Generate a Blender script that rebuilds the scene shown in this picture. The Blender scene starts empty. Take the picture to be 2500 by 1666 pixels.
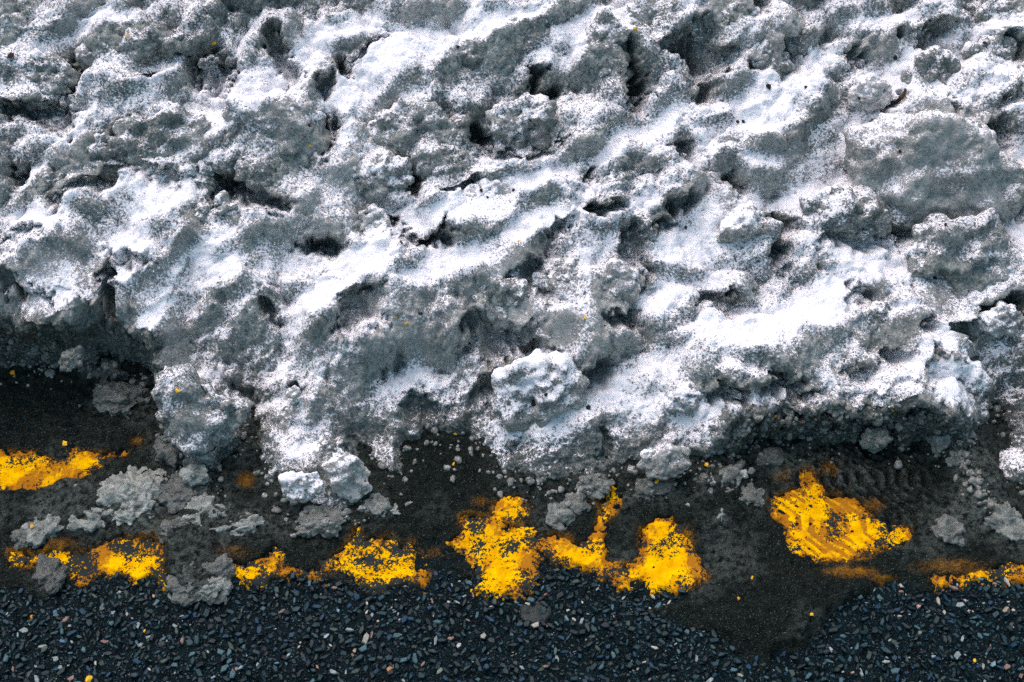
import bpy, math, random
import numpy as np
from mathutils import Vector

random.seed(4)
C = bpy.context.scene.collection
SC = bpy.context.scene

# ------------------------------------------------------------------ camera, sky, sun, exposure
CAM_H, PITCH, LENS = 1.6, math.radians(52), 50.0
cam_d = bpy.data.cameras.new('camera')
cam = bpy.data.objects.new('camera', cam_d); C.objects.link(cam)
cam.location = (0, 0, CAM_H); cam.rotation_euler = (math.radians(90) - PITCH, 0, 0)
cam_d.lens = LENS; cam_d.sensor_width = 36; cam_d.clip_start = 0.01; cam_d.clip_end = 500
SC.camera = cam

SUN_EL, SUN_AZ = math.radians(60), math.radians(-32)     # azimuth from +y towards +x
w = bpy.data.worlds.new('World'); SC.world = w; w.use_nodes = True
nt = w.node_tree; bg = nt.nodes['Background']
sky = nt.nodes.new('ShaderNodeTexSky'); sky.sky_type = 'NISHITA'; sky.sun_disc = False
sky.sun_elevation = SUN_EL; sky.sun_rotation = SUN_AZ
sky.air_density = 1.0; sky.dust_density = 4.0; sky.ozone_density = 1.0
hs = nt.nodes.new('ShaderNodeHueSaturation'); hs.inputs['Saturation'].default_value = 1.1; hs.inputs['Hue'].default_value = .464
nt.links.new(sky.outputs[0], hs.inputs['Color']); nt.links.new(hs.outputs[0], bg.inputs[0]); bg.inputs[1].default_value = 0.13
sl = bpy.data.lights.new('sun', 'SUN'); sl.energy = 1.25; sl.angle = math.radians(75); sl.color = (1.0, 0.88, 0.88)
sun = bpy.data.objects.new('sun', sl); C.objects.link(sun)
sd_ = Vector((math.sin(SUN_AZ) * math.cos(SUN_EL), math.cos(SUN_AZ) * math.cos(SUN_EL), math.sin(SUN_EL)))
sun.rotation_euler = sd_.to_track_quat('Z', 'Y').to_euler()
SC.view_settings.view_transform = 'Standard'; SC.view_settings.look = 'None'
SC.view_settings.gamma = 1; SC.view_settings.use_curve_mapping = False
SC.view_settings.exposure = 0.72
SC.cycles.use_denoising = False
SC.cycles.max_bounces = 5; SC.cycles.diffuse_bounces = 3

# ------------------------------------------------------------------ noise
rng = np.random.default_rng(11)
PERM = rng.permutation(4096).astype(np.int64)
RND = rng.random((4096, 6))
G3 = rng.normal(size=(4096, 3)); G3 /= np.linalg.norm(G3, axis=1)[:, None]
A2 = rng.random(4096) * 2 * np.pi
G2 = np.stack([np.cos(A2), np.sin(A2)], 1)

def hsh(i, j, k=0):
    return PERM[(PERM[(PERM[i & 4095] + j) & 4095] + k) & 4095]

def perlin2(x, y, seed=0):
    xi = np.floor(x).astype(np.int64); yi = np.floor(y).astype(np.int64)
    xf = x - xi; yf = y - yi
    u = xf**3 * (xf * (xf * 6 - 15) + 10); v = yf**3 * (yf * (yf * 6 - 15) + 10)
    def g(a, b):
        gr = G2[hsh(xi + a, yi + b, seed)]
        return gr[..., 0] * (xf - a) + gr[..., 1] * (yf - b)
    a = g(0, 0); b = g(1, 0); c = g(0, 1); d = g(1, 1)
    return 1.5 * ((a * (1 - u) + b * u) * (1 - v) + (c * (1 - u) + d * u) * v)

def fbm2(x, y, seed=0, oc=4, gain=.5):
    s = 0; a = 1; f = 1
    for o in range(oc):
        s = s + a * perlin2(x * f, y * f, seed + o * 17); a *= gain; f *= 2.03
    return s

def balls2(x, y, seed=0, rmin=.45, rmax=.95):
    """height of a heap of randomly sized domes, one per unit cell"""
    xi = np.floor(x).astype(np.int64); yi = np.floor(y).astype(np.int64)
    best = np.zeros_like(x)
    for a in (-1, 0, 1):
        for b in (-1, 0, 1):
            r = RND[hsh(xi + a, yi + b, seed)]
            dx = x - (xi + a + r[..., 0]); dy = y - (yi + b + r[..., 1])
            rad = rmin + (rmax - rmin) * r[..., 2]
            q = 1 - (dx * dx + dy * dy) / (rad * rad)
            best = np.maximum(best, rad * np.sqrt(np.maximum(q, 0)))
    return best

def perlin3(p, seed=0):
    i = np.floor(p).astype(np.int64); f = p - i
    u = f**3 * (f * (f * 6 - 15) + 10)
    out = 0
    for a in (0, 1):
        for b in (0, 1):
            for c in (0, 1):
                g = G3[hsh(i[:, 0] + a, i[:, 1] + b, i[:, 2] + c + seed * 7)]
                d = g[:, 0] * (f[:, 0] - a) + g[:, 1] * (f[:, 1] - b) + g[:, 2] * (f[:, 2] - c)
                wgt = (u[:, 0] if a else 1 - u[:, 0]) * (u[:, 1] if b else 1 - u[:, 1]) * (u[:, 2] if c else 1 - u[:, 2])
                out = out + d * wgt
    return 1.5 * out

def fbm3(p, seed=0, oc=4, gain=.5):
    s = 0; a = 1; f = 1
    for o in range(oc):
        s = s + a * perlin3(p * f + o * 3.7, seed + o); a *= gain; f *= 2.03
    return s

def balls3(p, seed=0, rmin=.5, rmax=1.0):
    i = np.floor(p).astype(np.int64); best = np.zeros(len(p))
    for a in (-1, 0, 1):
        for b in (-1, 0, 1):
            for c in (-1, 0, 1):
                r = RND[hsh(i[:, 0] + a, i[:, 1] + b, i[:, 2] + c + seed * 5)]
                d2 = sum((p[:, k] - (i[:, k] + (a, b, c)[k] + r[:, k]))**2 for k in range(3))
                rad = rmin + (rmax - rmin) * r[:, 3]
                best = np.maximum(best, rad * np.sqrt(np.maximum(1 - d2 / (rad * rad), 0)))
    return best

def sstep(a, b, x):
    t = np.clip((x - a) / (b - a), 0, 1); return t * t * (3 - 2 * t)

# ------------------------------------------------------------------ from photograph positions to places on the ground
Y0, SLOPE = 0.985, 0.40
def bank_z(y):
    """height of the ploughed bank's mean surface at distance y"""
    d = np.asarray(y, float) - Y0
    up = 0.018 + SLOPE * 0.06 * np.logaddexp(0, d / 0.06)
    return up - 0.5 * SLOPE * 0.25 * np.logaddexp(0, (np.asarray(y) - 2.7) / 0.25) * 2
OR = {'A': (0, 0), 'B': (825, 0), 'C': (1650, 0), 'D': (0, 816), 'E': (825, 816), 'F': (1650, 816)}
K = 850 / 1568.0
def src(t, x, y):
    o = OR[t]; return o[0] + x * K, o[1] + y * K
def ray(u, v):
    cx = (np.asarray(u, float) - 1250) / 2500 * 36 / LENS; cy = -(np.asarray(v, float) - 833) / 2500 * 36 / LENS
    c, s = math.cos(PITCH), math.sin(PITCH)
    return cx, c + s * cy, -s + c * cy
def on_road(u, v, z=0.0):
    dx, dy, dz = ray(u, v); t = (z - CAM_H) / dz
    return dx * t, dy * t
def on_bank(u, v):
    dx, dy, dz = ray(u, v); z = 0
    for _ in range(40):
        t = (z - CAM_H) / dz; z = bank_z(dy * t)
    return dx * t, dy * t, z
def px_size(y, z):                                       # metres per source pixel at a place
    return math.hypot(y, CAM_H - z) * 36 / LENS / 2500

# ------------------------------------------------------------------ materials
def mat(name):
    m = bpy.data.materials.new(name); m.use_nodes = True
    return m, m.node_tree, m.node_tree.nodes['Principled BSDF']
def N(t, kind, **kw):
    n = t.nodes.new(kind)
    for k, v in kw.items():
        if k.startswith('i_'):
            key = k[2:]; n.inputs[int(key) if key.isdigit() else key].default_value = v
        else: setattr(n, k, v)
    return n
def noise(t, vec, scale, detail=3, rough=.6):
    n = N(t, 'ShaderNodeTexNoise', i_Scale=scale, i_Detail=detail, i_Roughness=rough)
    t.links.new(vec, n.inputs['Vector']); return n.outputs['Fac']
def mth(t, op, a, b=None, clamp=False):
    n = t.nodes.new('ShaderNodeMath'); n.operation = op; n.use_clamp = clamp
    for k, v in enumerate((a, b)):
        if v is None: continue
        if isinstance(v, (int, float)): n.inputs[k].default_value = v
        else: t.links.new(v, n.inputs[k])
    return n.outputs[0]
def rmp(t, fac, lo, hi):
    n = N(t, 'ShaderNodeMapRange', interpolation_type='SMOOTHSTEP'); n.inputs['From Min'].default_value = lo; n.inputs['From Max'].default_value = hi
    t.links.new(fac, n.inputs['Value']); return n.outputs['Result']
def mixc(t, fac, a, b):
    n = N(t, 'ShaderNodeMix', data_type='RGBA')
    if isinstance(fac, (int, float)): n.inputs[0].default_value = fac
    else: t.links.new(fac, n.inputs[0])
    for k, v in ((6, a), (7, b)):
        if isinstance(v, tuple): n.inputs[k].default_value = (*v, 1)
        else: t.links.new(v, n.inputs[k])
    return n.outputs[2]
def attr(t, name):
    n = N(t, 'ShaderNodeAttribute', attribute_name=name); return n.outputs['Fac']
def bump(t, b, h, dist, strength=1.0):
    n = N(t, 'ShaderNodeBump', i_Strength=strength, i_Distance=dist); t.links.new(h, n.inputs['Height'])
    t.links.new(n.outputs[0], b.inputs['Normal'])

def snow_material():
    m, t, b = mat('dirty_snow'); L = t.links.new
    P = N(t, 'ShaderNodeNewGeometry').outputs['Position']
    cover = attr(t, 'cover'); dirt = attr(t, 'dirt'); warm = attr(t, 'warm')
    n1 = noise(t, P, 310, 3, .8); n2 = noise(t, P, 150, 3, .65); n3 = noise(t, P, 55, 3, .6)
    g = mth(t, 'ADD', mth(t, 'MULTIPLY', mth(t, 'SUBTRACT', n1, .5), 3.2),
            mth(t, 'ADD', mth(t, 'MULTIPLY', mth(t, 'SUBTRACT', n2, .5), 1.3), mth(t, 'MULTIPLY', mth(t, 'SUBTRACT', n3, .5), .5)))
    mask = rmp(t, mth(t, 'ADD', cover, g), .26, .70)
    ice = mixc(t, rmp(t, mth(t, 'ADD', mth(t, 'MULTIPLY', noise(t, P, 120, 5, .75), .62), mth(t, 'MULTIPLY', n1, .38)), .36, .64), (.085, .108, .100), (.45, .48, .452))
    warm = mth(t, 'ADD', warm, mth(t, 'ADD', mth(t, 'MULTIPLY', mth(t, 'SUBTRACT', n2, .5), 1.1), mth(t, 'MULTIPLY', mth(t, 'SUBTRACT', n1, .5), .8)), clamp=True)
    ice = mixc(t, warm, ice, (.66, .635, .60))
    ice = mixc(t, mth(t, 'MULTIPLY', dirt, rmp(t, noise(t, P, 260, 3, .7), .2, .6)), ice, (.030, .038, .033))
    grit = rmp(t, noise(t, P, 700, 1, .5), .70, .76)
    ice = mixc(t, mth(t, 'MULTIPLY', grit, .7), ice, (.02, .02, .02))
    snow = mixc(t, rmp(t, n3, .3, .7), (.80, .80, .84), (.90, .90, .93))
    L(mixc(t, mask, ice, snow), b.inputs['Base Color'])
    rr = N(t, 'ShaderNodeMapRange'); rr.inputs['To Min'].default_value = .42; rr.inputs['To Max'].default_value = .95
    L(mask, rr.inputs['Value']); L(rr.outputs[0], b.inputs['Roughness'])
    b.inputs['Specular IOR Level'].default_value = .2
    h = mth(t, 'ADD', mth(t, 'MULTIPLY', n1, .5), mth(t, 'ADD', n2, mth(t, 'MULTIPLY', mask, .35)))
    bump(t, b, h, .0042)
    b.inputs['Subsurface Weight'].default_value = .3; b.inputs['Subsurface Radius'].default_value = (1.0, 1.0, 1.0); b.inputs['Subsurface Scale'].default_value = .006
    return m
def slush_material():
    m, t, b = mat('wet_slush'); L = t.links.new
    P = N(t, 'ShaderNodeNewGeometry').outputs['Position']
    st = attr(t, 'stain'); pale = attr(t, 'pale')
    n1 = noise(t, P, 420, 2, .7); n2 = noise(t, P, 110, 4, .65)
    col = mixc(t, rmp(t, n2, .3, .7), (.0008, .0035, .0032), (.008, .0145, .011))
    col = mixc(t, mth(t, 'MULTIPLY', pale, rmp(t, n2, .35, .65)), col, (.095, .115, .104))
    yl = mixc(t, rmp(t, n2, .3, .7), (.09, .036, .004), (.34, .15, .005))
    stm = rmp(t, mth(t, 'ADD', st, mth(t, 'MULTIPLY', mth(t, 'SUBTRACT', n1, .5), .9)), .30, .85)
    col = mixc(t, stm, col, yl)
    spk = rmp(t, noise(t, P, 620, 0, .5), .70, .78)
    col = mixc(t, mth(t, 'MULTIPLY', spk, .35), col, (.22, .25, .24))
    L(col, b.inputs['Base Color'])
    b.inputs['Roughness'].default_value = .40; b.inputs['Specular IOR Level'].default_value = .13
    bump(t, b, mth(t, 'ADD', n1, n2), .0055)
    return m
def asphalt_material():
    m, t, b = mat('wet_asphalt'); L = t.links.new
    P = N(t, 'ShaderNodeNewGeometry').outputs['Position']
    n1 = noise(t, P, 330, 3, .7); n2 = noise(t, P, 14, 3, .6)
    col = mixc(t, rmp(t, n1, .35, .75), (.0002, .002, .003), (.003, .019, .026))  # dark end of the noise puts void shade into the binder colour
    col = mixc(t, rmp(t, n2, .35, .7), col, (.0025, .011, .014))
    spk = rmp(t, noise(t, P, 480, 1, .5), .66, .74)
    col = mixc(t, mth(t, 'MULTIPLY', spk, .6), col, (.10, .17, .19))  # fine bright glints painted into the binder colour
    L(col, b.inputs['Base Color'])
    b.inputs['Roughness'].default_value = .24; b.inputs['Specular IOR Level'].default_value = .14
    bump(t, b, n1, .007)
    return m
def paint_material():
    m, t, b = mat('yellow_road_paint'); L = t.links.new
    P = N(t, 'ShaderNodeNewGeometry').outputs['Position']
    wear = attr(t, 'wear'); st = attr(t, 'stain')
    n1 = noise(t, P, 230, 3, .7); n2 = noise(t, P, 60, 4, .65); n0 = noise(t, P, 600, 1, .5)
    col = mixc(t, rmp(t, n2, .3, .7), (.58, .265, .001), (.80, .45, .002))
    stm = rmp(t, mth(t, 'ADD', st, mth(t, 'MULTIPLY', mth(t, 'SUBTRACT', n1, .5), 1.3)), .35, .8)
    col = mixc(t, stm, col, (.34, .135, .010))
    hole = rmp(t, mth(t, 'ADD', mth(t, 'MULTIPLY', mth(t, 'SUBTRACT', n1, .5), 1.8), mth(t, 'ADD', wear, mth(t, 'MULTIPLY', mth(t, 'SUBTRACT', n0, .5), .7))), .48, .58)
    col = mixc(t, hole, col, (.022, .028, .028))
    L(col, b.inputs['Base Color'])
    b.inputs['Roughness'].default_value = .6; b.inputs['Specular IOR Level'].default_value = .0
    h = mth(t, 'SUBTRACT', mth(t, 'MULTIPLY', n1, .7), hole); bump(t, b, h, .0022)
    return m
def tinted_material(name, rough, spec, grain, scale, dist):
    """colour comes from the object's own colour, broken up by grain"""
    m, t, b = mat(name); L = t.links.new
    P = N(t, 'ShaderNodeNewGeometry').outputs['Position']
    oc = N(t, 'ShaderNodeObjectInfo').outputs['Color']
    n = noise(t, P, scale, 3, .7)
    dk = N(t, 'ShaderNodeMix', data_type='RGBA', blend_type='MULTIPLY', i_0=1.0); L(oc, dk.inputs[6]); dk.inputs[7].default_value = (grain,) * 3 + (1,)
    L(mixc(t, rmp(t, n, .3, .7), dk.outputs[2], oc), b.inputs['Base Color'])
    b.inputs['Roughness'].default_value = rough; b.inputs['Specular IOR Level'].default_value = spec
    bump(t, b, n, dist)
    return m
def pebbles_material():
    m, t, b = mat('aggregate'); L = t.links.new
    P = N(t, 'ShaderNodeNewGeometry').outputs['Position']
    ca = N(t, 'ShaderNodeVertexColor', layer_name='tint').outputs['Color']
    n = noise(t, P, 500, 2, .7)
    dk = N(t, 'ShaderNodeMix', data_type='RGBA', blend_type='MULTIPLY', i_0=1.0); L(ca, dk.inputs[6]); dk.inputs[7].default_value = (.5, .5, .5, 1)
    L(mixc(t, rmp(t, n, .3, .7), dk.outputs[2], ca), b.inputs['Base Color'])
    b.inputs['Roughness'].default_value = .32; b.inputs['Specular IOR Level'].default_value = .16
    bump(t, b, n, .001)
    return m
M_SNOW, M_SLUSH, M_ROAD, M_PAINT = snow_material(), slush_material(), asphalt_material(), paint_material()
M_STONE = tinted_material('stone', .38, .25, .55, 420, .0012)
M_CHIP = tinted_material('paint_chip', .5, .3, .6, 500, .0006)
M_TWIG = tinted_material('bark', .7, .3, .5, 600, .0008)
M_AGG = pebbles_material()
def ice_material():
    m, t, b = mat('grey_ice'); L = t.links.new
    P = N(t, 'ShaderNodeNewGeometry').outputs['Position']
    oc = N(t, 'ShaderNodeObjectInfo').outputs['Color']
    n = noise(t, P, 110, 4, .7); n1 = noise(t, P, 480, 2, .7)
    dk = N(t, 'ShaderNodeMix', data_type='RGBA', blend_type='MULTIPLY', i_0=1.0); L(oc, dk.inputs[6]); dk.inputs[7].default_value = (.35, .37, .36, 1)
    col = mixc(t, rmp(t, n, .30, .68), dk.outputs[2], oc)
    fr = mth(t, 'ADD', attr(t, 'cover'), mth(t, 'ADD', mth(t, 'MULTIPLY', mth(t, 'SUBTRACT', n1, .5), 1.4), mth(t, 'SUBTRACT', n, .5)))
    col = mixc(t, rmp(t, fr, .42, .75), col, (.72, .74, .76))
    L(col, b.inputs['Base Color'])
    b.inputs['Roughness'].default_value = .34; b.inputs['Specular IOR Level'].default_value = .5
    b.inputs['Subsurface Weight'].default_value = .4; b.inputs['Subsurface Radius'].default_value = (1, 1, 1); b.inputs['Subsurface Scale'].default_value = .006
    bump(t, b, mth(t, 'ADD', mth(t, 'MULTIPLY', n1, .5), n), .0045)
    return m
M_ICE = ice_material()

# ------------------------------------------------------------------ mesh helpers
def mesh_from(name, V, F, material, attrs=None, smooth=True):
    me = bpy.data.meshes.new(name)
    V = np.asarray(V, np.float32); F = np.asarray(F, np.int32); k = F.shape[1]
    me.vertices.add(len(V)); me.vertices.foreach_set('co', V.ravel())
    me.loops.add(F.size); me.loops.foreach_set('vertex_index', F.ravel())
    me.polygons.add(len(F)); me.polygons.foreach_set('loop_start', np.arange(0, F.size, k, dtype=np.int32))
    me.polygons.foreach_set('loop_total', np.full(len(F), k, np.int32))
    me.polygons.foreach_set('use_smooth', np.full(len(F), smooth))
    me.update(calc_edges=True)
    for n, a in (attrs or {}).items():
        at = me.attributes.new(n, 'FLOAT', 'POINT'); at.data.foreach_set('value', np.asarray(a, np.float32))
    me.materials.append(material); return me
def link(name, me, parent=None, loc=None):
    o = bpy.data.objects.new(name, me); C.objects.link(o)
    if parent: o.parent = parent
    if loc is not None: o.location = loc
    return o
def tag(o, label, cat, group=None, kind=None):
    o['label'] = label; o['category'] = cat
    if group: o['group'] = group
    if kind: o['kind'] = kind
    return o
def grid_faces(ny, nx, keep=None):
    i = np.arange(ny * nx).reshape(ny, nx)
    F = np.stack([i[:-1, :-1], i[:-1, 1:], i[1:, 1:], i[1:, :-1]], -1).reshape(-1, 4)
    if keep is not None:
        k = keep[:-1, :-1] | keep[:-1, 1:] | keep[1:, 1:] | keep[1:, :-1]
        F = F[k.ravel()]
    return F
def compact(V, F, attrs):
    used = np.zeros(len(V), bool); used[F.ravel()] = True
    ix = np.cumsum(used) - 1
    return V[used], ix[F], {k: np.asarray(a)[used] for k, a in attrs.items()}
def poly_sd(x, y, P):
    """signed distance to a closed polygon, positive inside"""
    P = np.asarray(P, float); d2 = np.full(x.shape, 1e9); ins = np.zeros(x.shape, bool)
    for (ax, ay), (bx, by) in zip(P, np.roll(P, -1, 0)):
        ex, ey = bx - ax, by - ay; wx, wy = x - ax, y - ay
        t = np.clip((wx * ex + wy * ey) / (ex * ex + ey * ey + 1e-12), 0, 1)
        d2 = np.minimum(d2, (wx - ex * t)**2 + (wy - ey * t)**2)
        c = (ay > y) != (by > y)
        with np.errstate(divide='ignore', invalid='ignore'):
            ins ^= c & (wx < ex * (y - ay) / (ey if ey else 1e-12))
    d = np.sqrt(d2); return np.where(ins, d, -d)
def ell(x, y, cx, cy, rx, ry, ang):
    c, s = math.cos(ang), math.sin(ang)
    dx, dy = x - cx, y - cy
    return ((dx * c + dy * s) / rx)**2 + ((-dx * s + dy * c) / ry)**2
def axis(lo, a, b, hi, step, coarse):
    return np.unique(np.concatenate([np.arange(lo, a, coarse), np.arange(a, b, step), np.arange(b, hi + coarse, coarse)]))

# ------------------------------------------------------------------ road
def road_height(x, y):
    b = balls2(x * 95 + .5 * fbm2(x * 60, y * 60, 9, 2), y * 95 + .5 * fbm2(x * 60, y * 60, 10, 2), 3, .35, .75) * .0085 + balls2(x * 190, y * 190, 5, .35, .8) * .0022
    return b - .0062 + .0022 * fbm2(x * 22, y * 22, 8, 3)
rx = np.concatenate([[-40, -12, -4], axis(-1.6, -.84, .84, 1.6, .0026, .02), [4, 12, 40]])
ry = np.concatenate([[-40, -12, -4], axis(0, .56, 1.36, 2.6, .0028, .03), [5, 12, 40]])
X, Y = np.meshgrid(rx, ry)
near = (np.abs(X) < 1.65) & (Y > -.1) & (Y < 2.6)
Z = np.where(near, road_height(np.where(near, X, 0), np.where(near, Y, 0)), -.002)
road = link('road', mesh_from('road', np.stack([X, Y, Z], -1).reshape(-1, 3), grid_faces(*X.shape), M_ROAD))
road['kind'] = 'structure'

# ------------------------------------------------------------------ yellow paint patches (places in the photograph's crops)
PAINT = [
 ('D', [(-40,520),(0,520),(60,545),(160,535),(250,575),(290,570),(330,520),(420,545),(500,535),(580,535),(480,580),(400,635),(280,670),(180,715),(60,715),(-40,705)], 0.24, 0.56, None),
 ('D', [(50,985),(100,980),(150,1015),(210,985),(300,980),(330,1000),(420,985),(470,940),(540,920),(640,925),(700,930),(740,960),(745,1000),(740,1060),(770,1090),(740,1120),(700,1080),(620,1100),(540,1075),(460,1090),(390,1115),(330,1100),(280,1070),(300,1035),(150,1035),(100,1045),(50,1035)], 0.42, 0.36, None),
 ('D', [(970,1080),(990,1045),(1100,1040),(1180,1020),(1240,960),(1280,990),(1260,1050),(1330,1060),(1450,1075),(1440,1098),(1330,1088),(1260,1075),(1200,1090),(1170,1125),(1110,1125),(1060,1090)], 0.36, 0.5, None),
 ('E', [(-70,1030),(0,1000),(60,930),(90,870),(120,930),(180,920),(230,910),(290,970),(330,940),(350,980),(330,1040),(400,1090),(390,1130),(330,1115),(260,1120),(180,1155),(120,1130),(60,1090),(20,1060),(-70,1070)], 0.46, 0.34, None),
 ('E', [(510,940),(560,890),(560,830),(600,820),(690,840),(720,760),(760,730),(820,740),(870,780),(860,830),(760,850),(740,880),(880,870),(890,960),(920,1030),(880,1070),(890,1120),(820,1165),(740,1160),(660,1170),(630,1160),(640,1080),(600,1020),(560,980)], 0.34, 0.3, None),
 ('E', [(900,930),(990,900),(1080,960),(1130,930),(1170,850),(1200,780),(1240,690),(1280,710),(1280,760),(1220,830),(1190,900),(1205,1035),(1350,1040),(1370,1000),(1370,880),(1440,830),(1510,830),(1562,910),(1602,980),(1672,1100),(1620,1115),(1500,1140),(1410,1150),(1390,1100),(1320,1110),(1310,1140),(1200,1100),(1130,1050),(1050,1040),(980,1010),(890,970)], 0.27, 0.42, None),
 ('F', [(410,790),(440,730),(520,710),(565,700),(560,620),(600,610),(650,690),(660,730),(800,740),(850,800),(940,850),(1040,870),(1060,910),(1000,950),(900,960),(850,1000),(740,1020),(640,1025),(570,1000),(500,960),(490,880),(500,850),(430,820)], 0.24, 0.55, None),
 ('F', [(1140,1100),(1180,1100),(1280,1090),(1350,1080),(1420,1060),(1568,1030),(1700,1020),(1700,1120),(1568,1110),(1480,1110),(1430,1090),(1330,1110),(1290,1130),(1230,1110),(1190,1145),(1160,1130)], 0.34, 0.5, None),
 ('F', [(1720,1030),(1800,990),(1950,940),(2150,960),(2300,1000),(2320,1080),(2200,1130),(2000,1110),(1850,1135),(1740,1110)], 0.34, 0.45, None),
 ('D', [(-80,540),(-200,500),(-420,520),(-560,590),(-540,690),(-380,730),(-180,715),(-70,690)], 0.28, 0.5, None),
 ('D', [(-20,1000),(-120,960),(-300,940),(-470,960),(-500,1050),(-380,1110),(-200,1100),(-60,1080)], 0.38, 0.42, None),
]
PAINT_W = []
for t, pts, wear, st, _ in PAINT:
    PAINT_W.append([tuple(float(c) for c in on_road(*src(t, *p))) for p in pts])
line = bpy.data.objects.new('road_marking', None); C.objects.link(line)
line.location = (0, 1.02, 0); line['kind'] = 'structure'

def tread(x, y):
    """chevron ribs of a tyre tread, 0 in the grooves and 1 on the ribs"""
    cx, cy = (float(c) for c in on_road(*src('F', 860, 680)))
    u, v = x - cx, y - cy
    m = -v / .066 + .3; k = np.floor(m)
    z = (u - .044 * (k + np.clip((m - k) * 1.7 - .7, 0, 1)) + .004 * fbm2(x * 20, y * 20, 33, 2)) / .0168
    return sstep(.30, .60, np.abs((z % 1) - .5) * 2)

def paint_field(x, y):
    d = np.full(x.shape, -1.0)
    for P in PAINT_W: d = np.maximum(d, poly_sd(x, y, P))
    return d
for (t, pts, wear, st, _), P in zip(PAINT, PAINT_W):
    pa = np.array(P); x0, y0 = pa.min(0) - .02; x1, y1 = pa.max(0) + .02
    X, Y = np.meshgrid(np.arange(x0, x1, .0022), np.arange(y0, y1, .0022))
    sd = poly_sd(X, Y, P) + .007 * fbm2(X * 60, Y * 60, 31, 4, .65) + .006 * fbm2(X * 170, Y * 170, 32, 2)
    Z = .0012 + .0022 * fbm2(X * 22, Y * 22, 8, 3) + .0005 * fbm2(X * 150, Y * 150, 12, 2)
    Z = np.where(sd > 0, Z, Z + np.clip(sd, -.01, 0) * .9)
    wr = wear + .04 + .40 * fbm2(X * 30, Y * 30, 44, 3) + .13 * (1 - sstep(0, .012, sd))
    so = st + .06 + .70 * fbm2(X * 18, Y * 18, 51, 3) - .05 + .40 * (1 - sstep(0, .014, sd))
    if t == 'F' and st < .555 and st > .5:                # dirt pressed in by the tyre
        so = so + .78 * (1 - tread(X, Y)) * sstep(-.4, .2, fbm2(X * 22, Y * 22, 34, 2) + .1) - .22
        Z = Z - .0012 * (1 - tread(X, Y)) * (sd > 0)
    V = np.stack([X, Y, Z], -1).reshape(-1, 3) - np.array(line.location)
    V, F, A = compact(V, grid_faces(*X.shape, keep=sd > -.004), {'wear': wr.ravel(), 'stain': so.ravel()})
    link('paint_patch', mesh_from('paint_patch', V, F, M_PAINT, A), line)

# ------------------------------------------------------------------ foot of the bank: where the snow meets the road
EDGE_D = [(-700,850),(-60,835),(60,832),(150,838),(230,835),(300,828),(345,850),(372,905),(362,960),(380,1020),(430,1090),(490,1100),(525,1075),(552,1010),(565,950),(578,930),(590,950),(588,1030),(615,1100),(660,1150),(720,1165),(790,1172),(850,1140),(848,1090),(830,1040),(850,1030),(890,1090),(920,1090),(945,1040),(975,1000),(1060,1010),(1110,1040),(1160,1085),(1230,1108),(1300,1090),(1350,1098),(1395,1100),(1425,1070),(1470,1065),(1520,1075),(1570,1060),(1620,1065),(1670,1040),(1720,1010),(1800,1000),(1870,1005),(1950,1010),(2030,1005),(2110,1010),(2180,1030),(2215,1070),(2235,1030),(2250,960),(2290,930),(2330,960),(2305,1020),(2300,1080),(2353,1120),(2500,1180),(3100,1240)]
STEEP = [(-700,1),(345,1),(420,.1),(600,.1),(1560,.1),(1650,.6),(1720,1),(2150,1),(2260,.2),(2400,.2),(3100,.2)]
DS = 2500 / 2353.0
EDGE = [tuple(float(c) for c in on_road(u * DS, v * DS)) for u, v in EDGE_D]
SNOW_POLY = EDGE + [(4, 1.2), (4, 6), (-4, 6), (-4, EDGE[0][1])]

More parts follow.
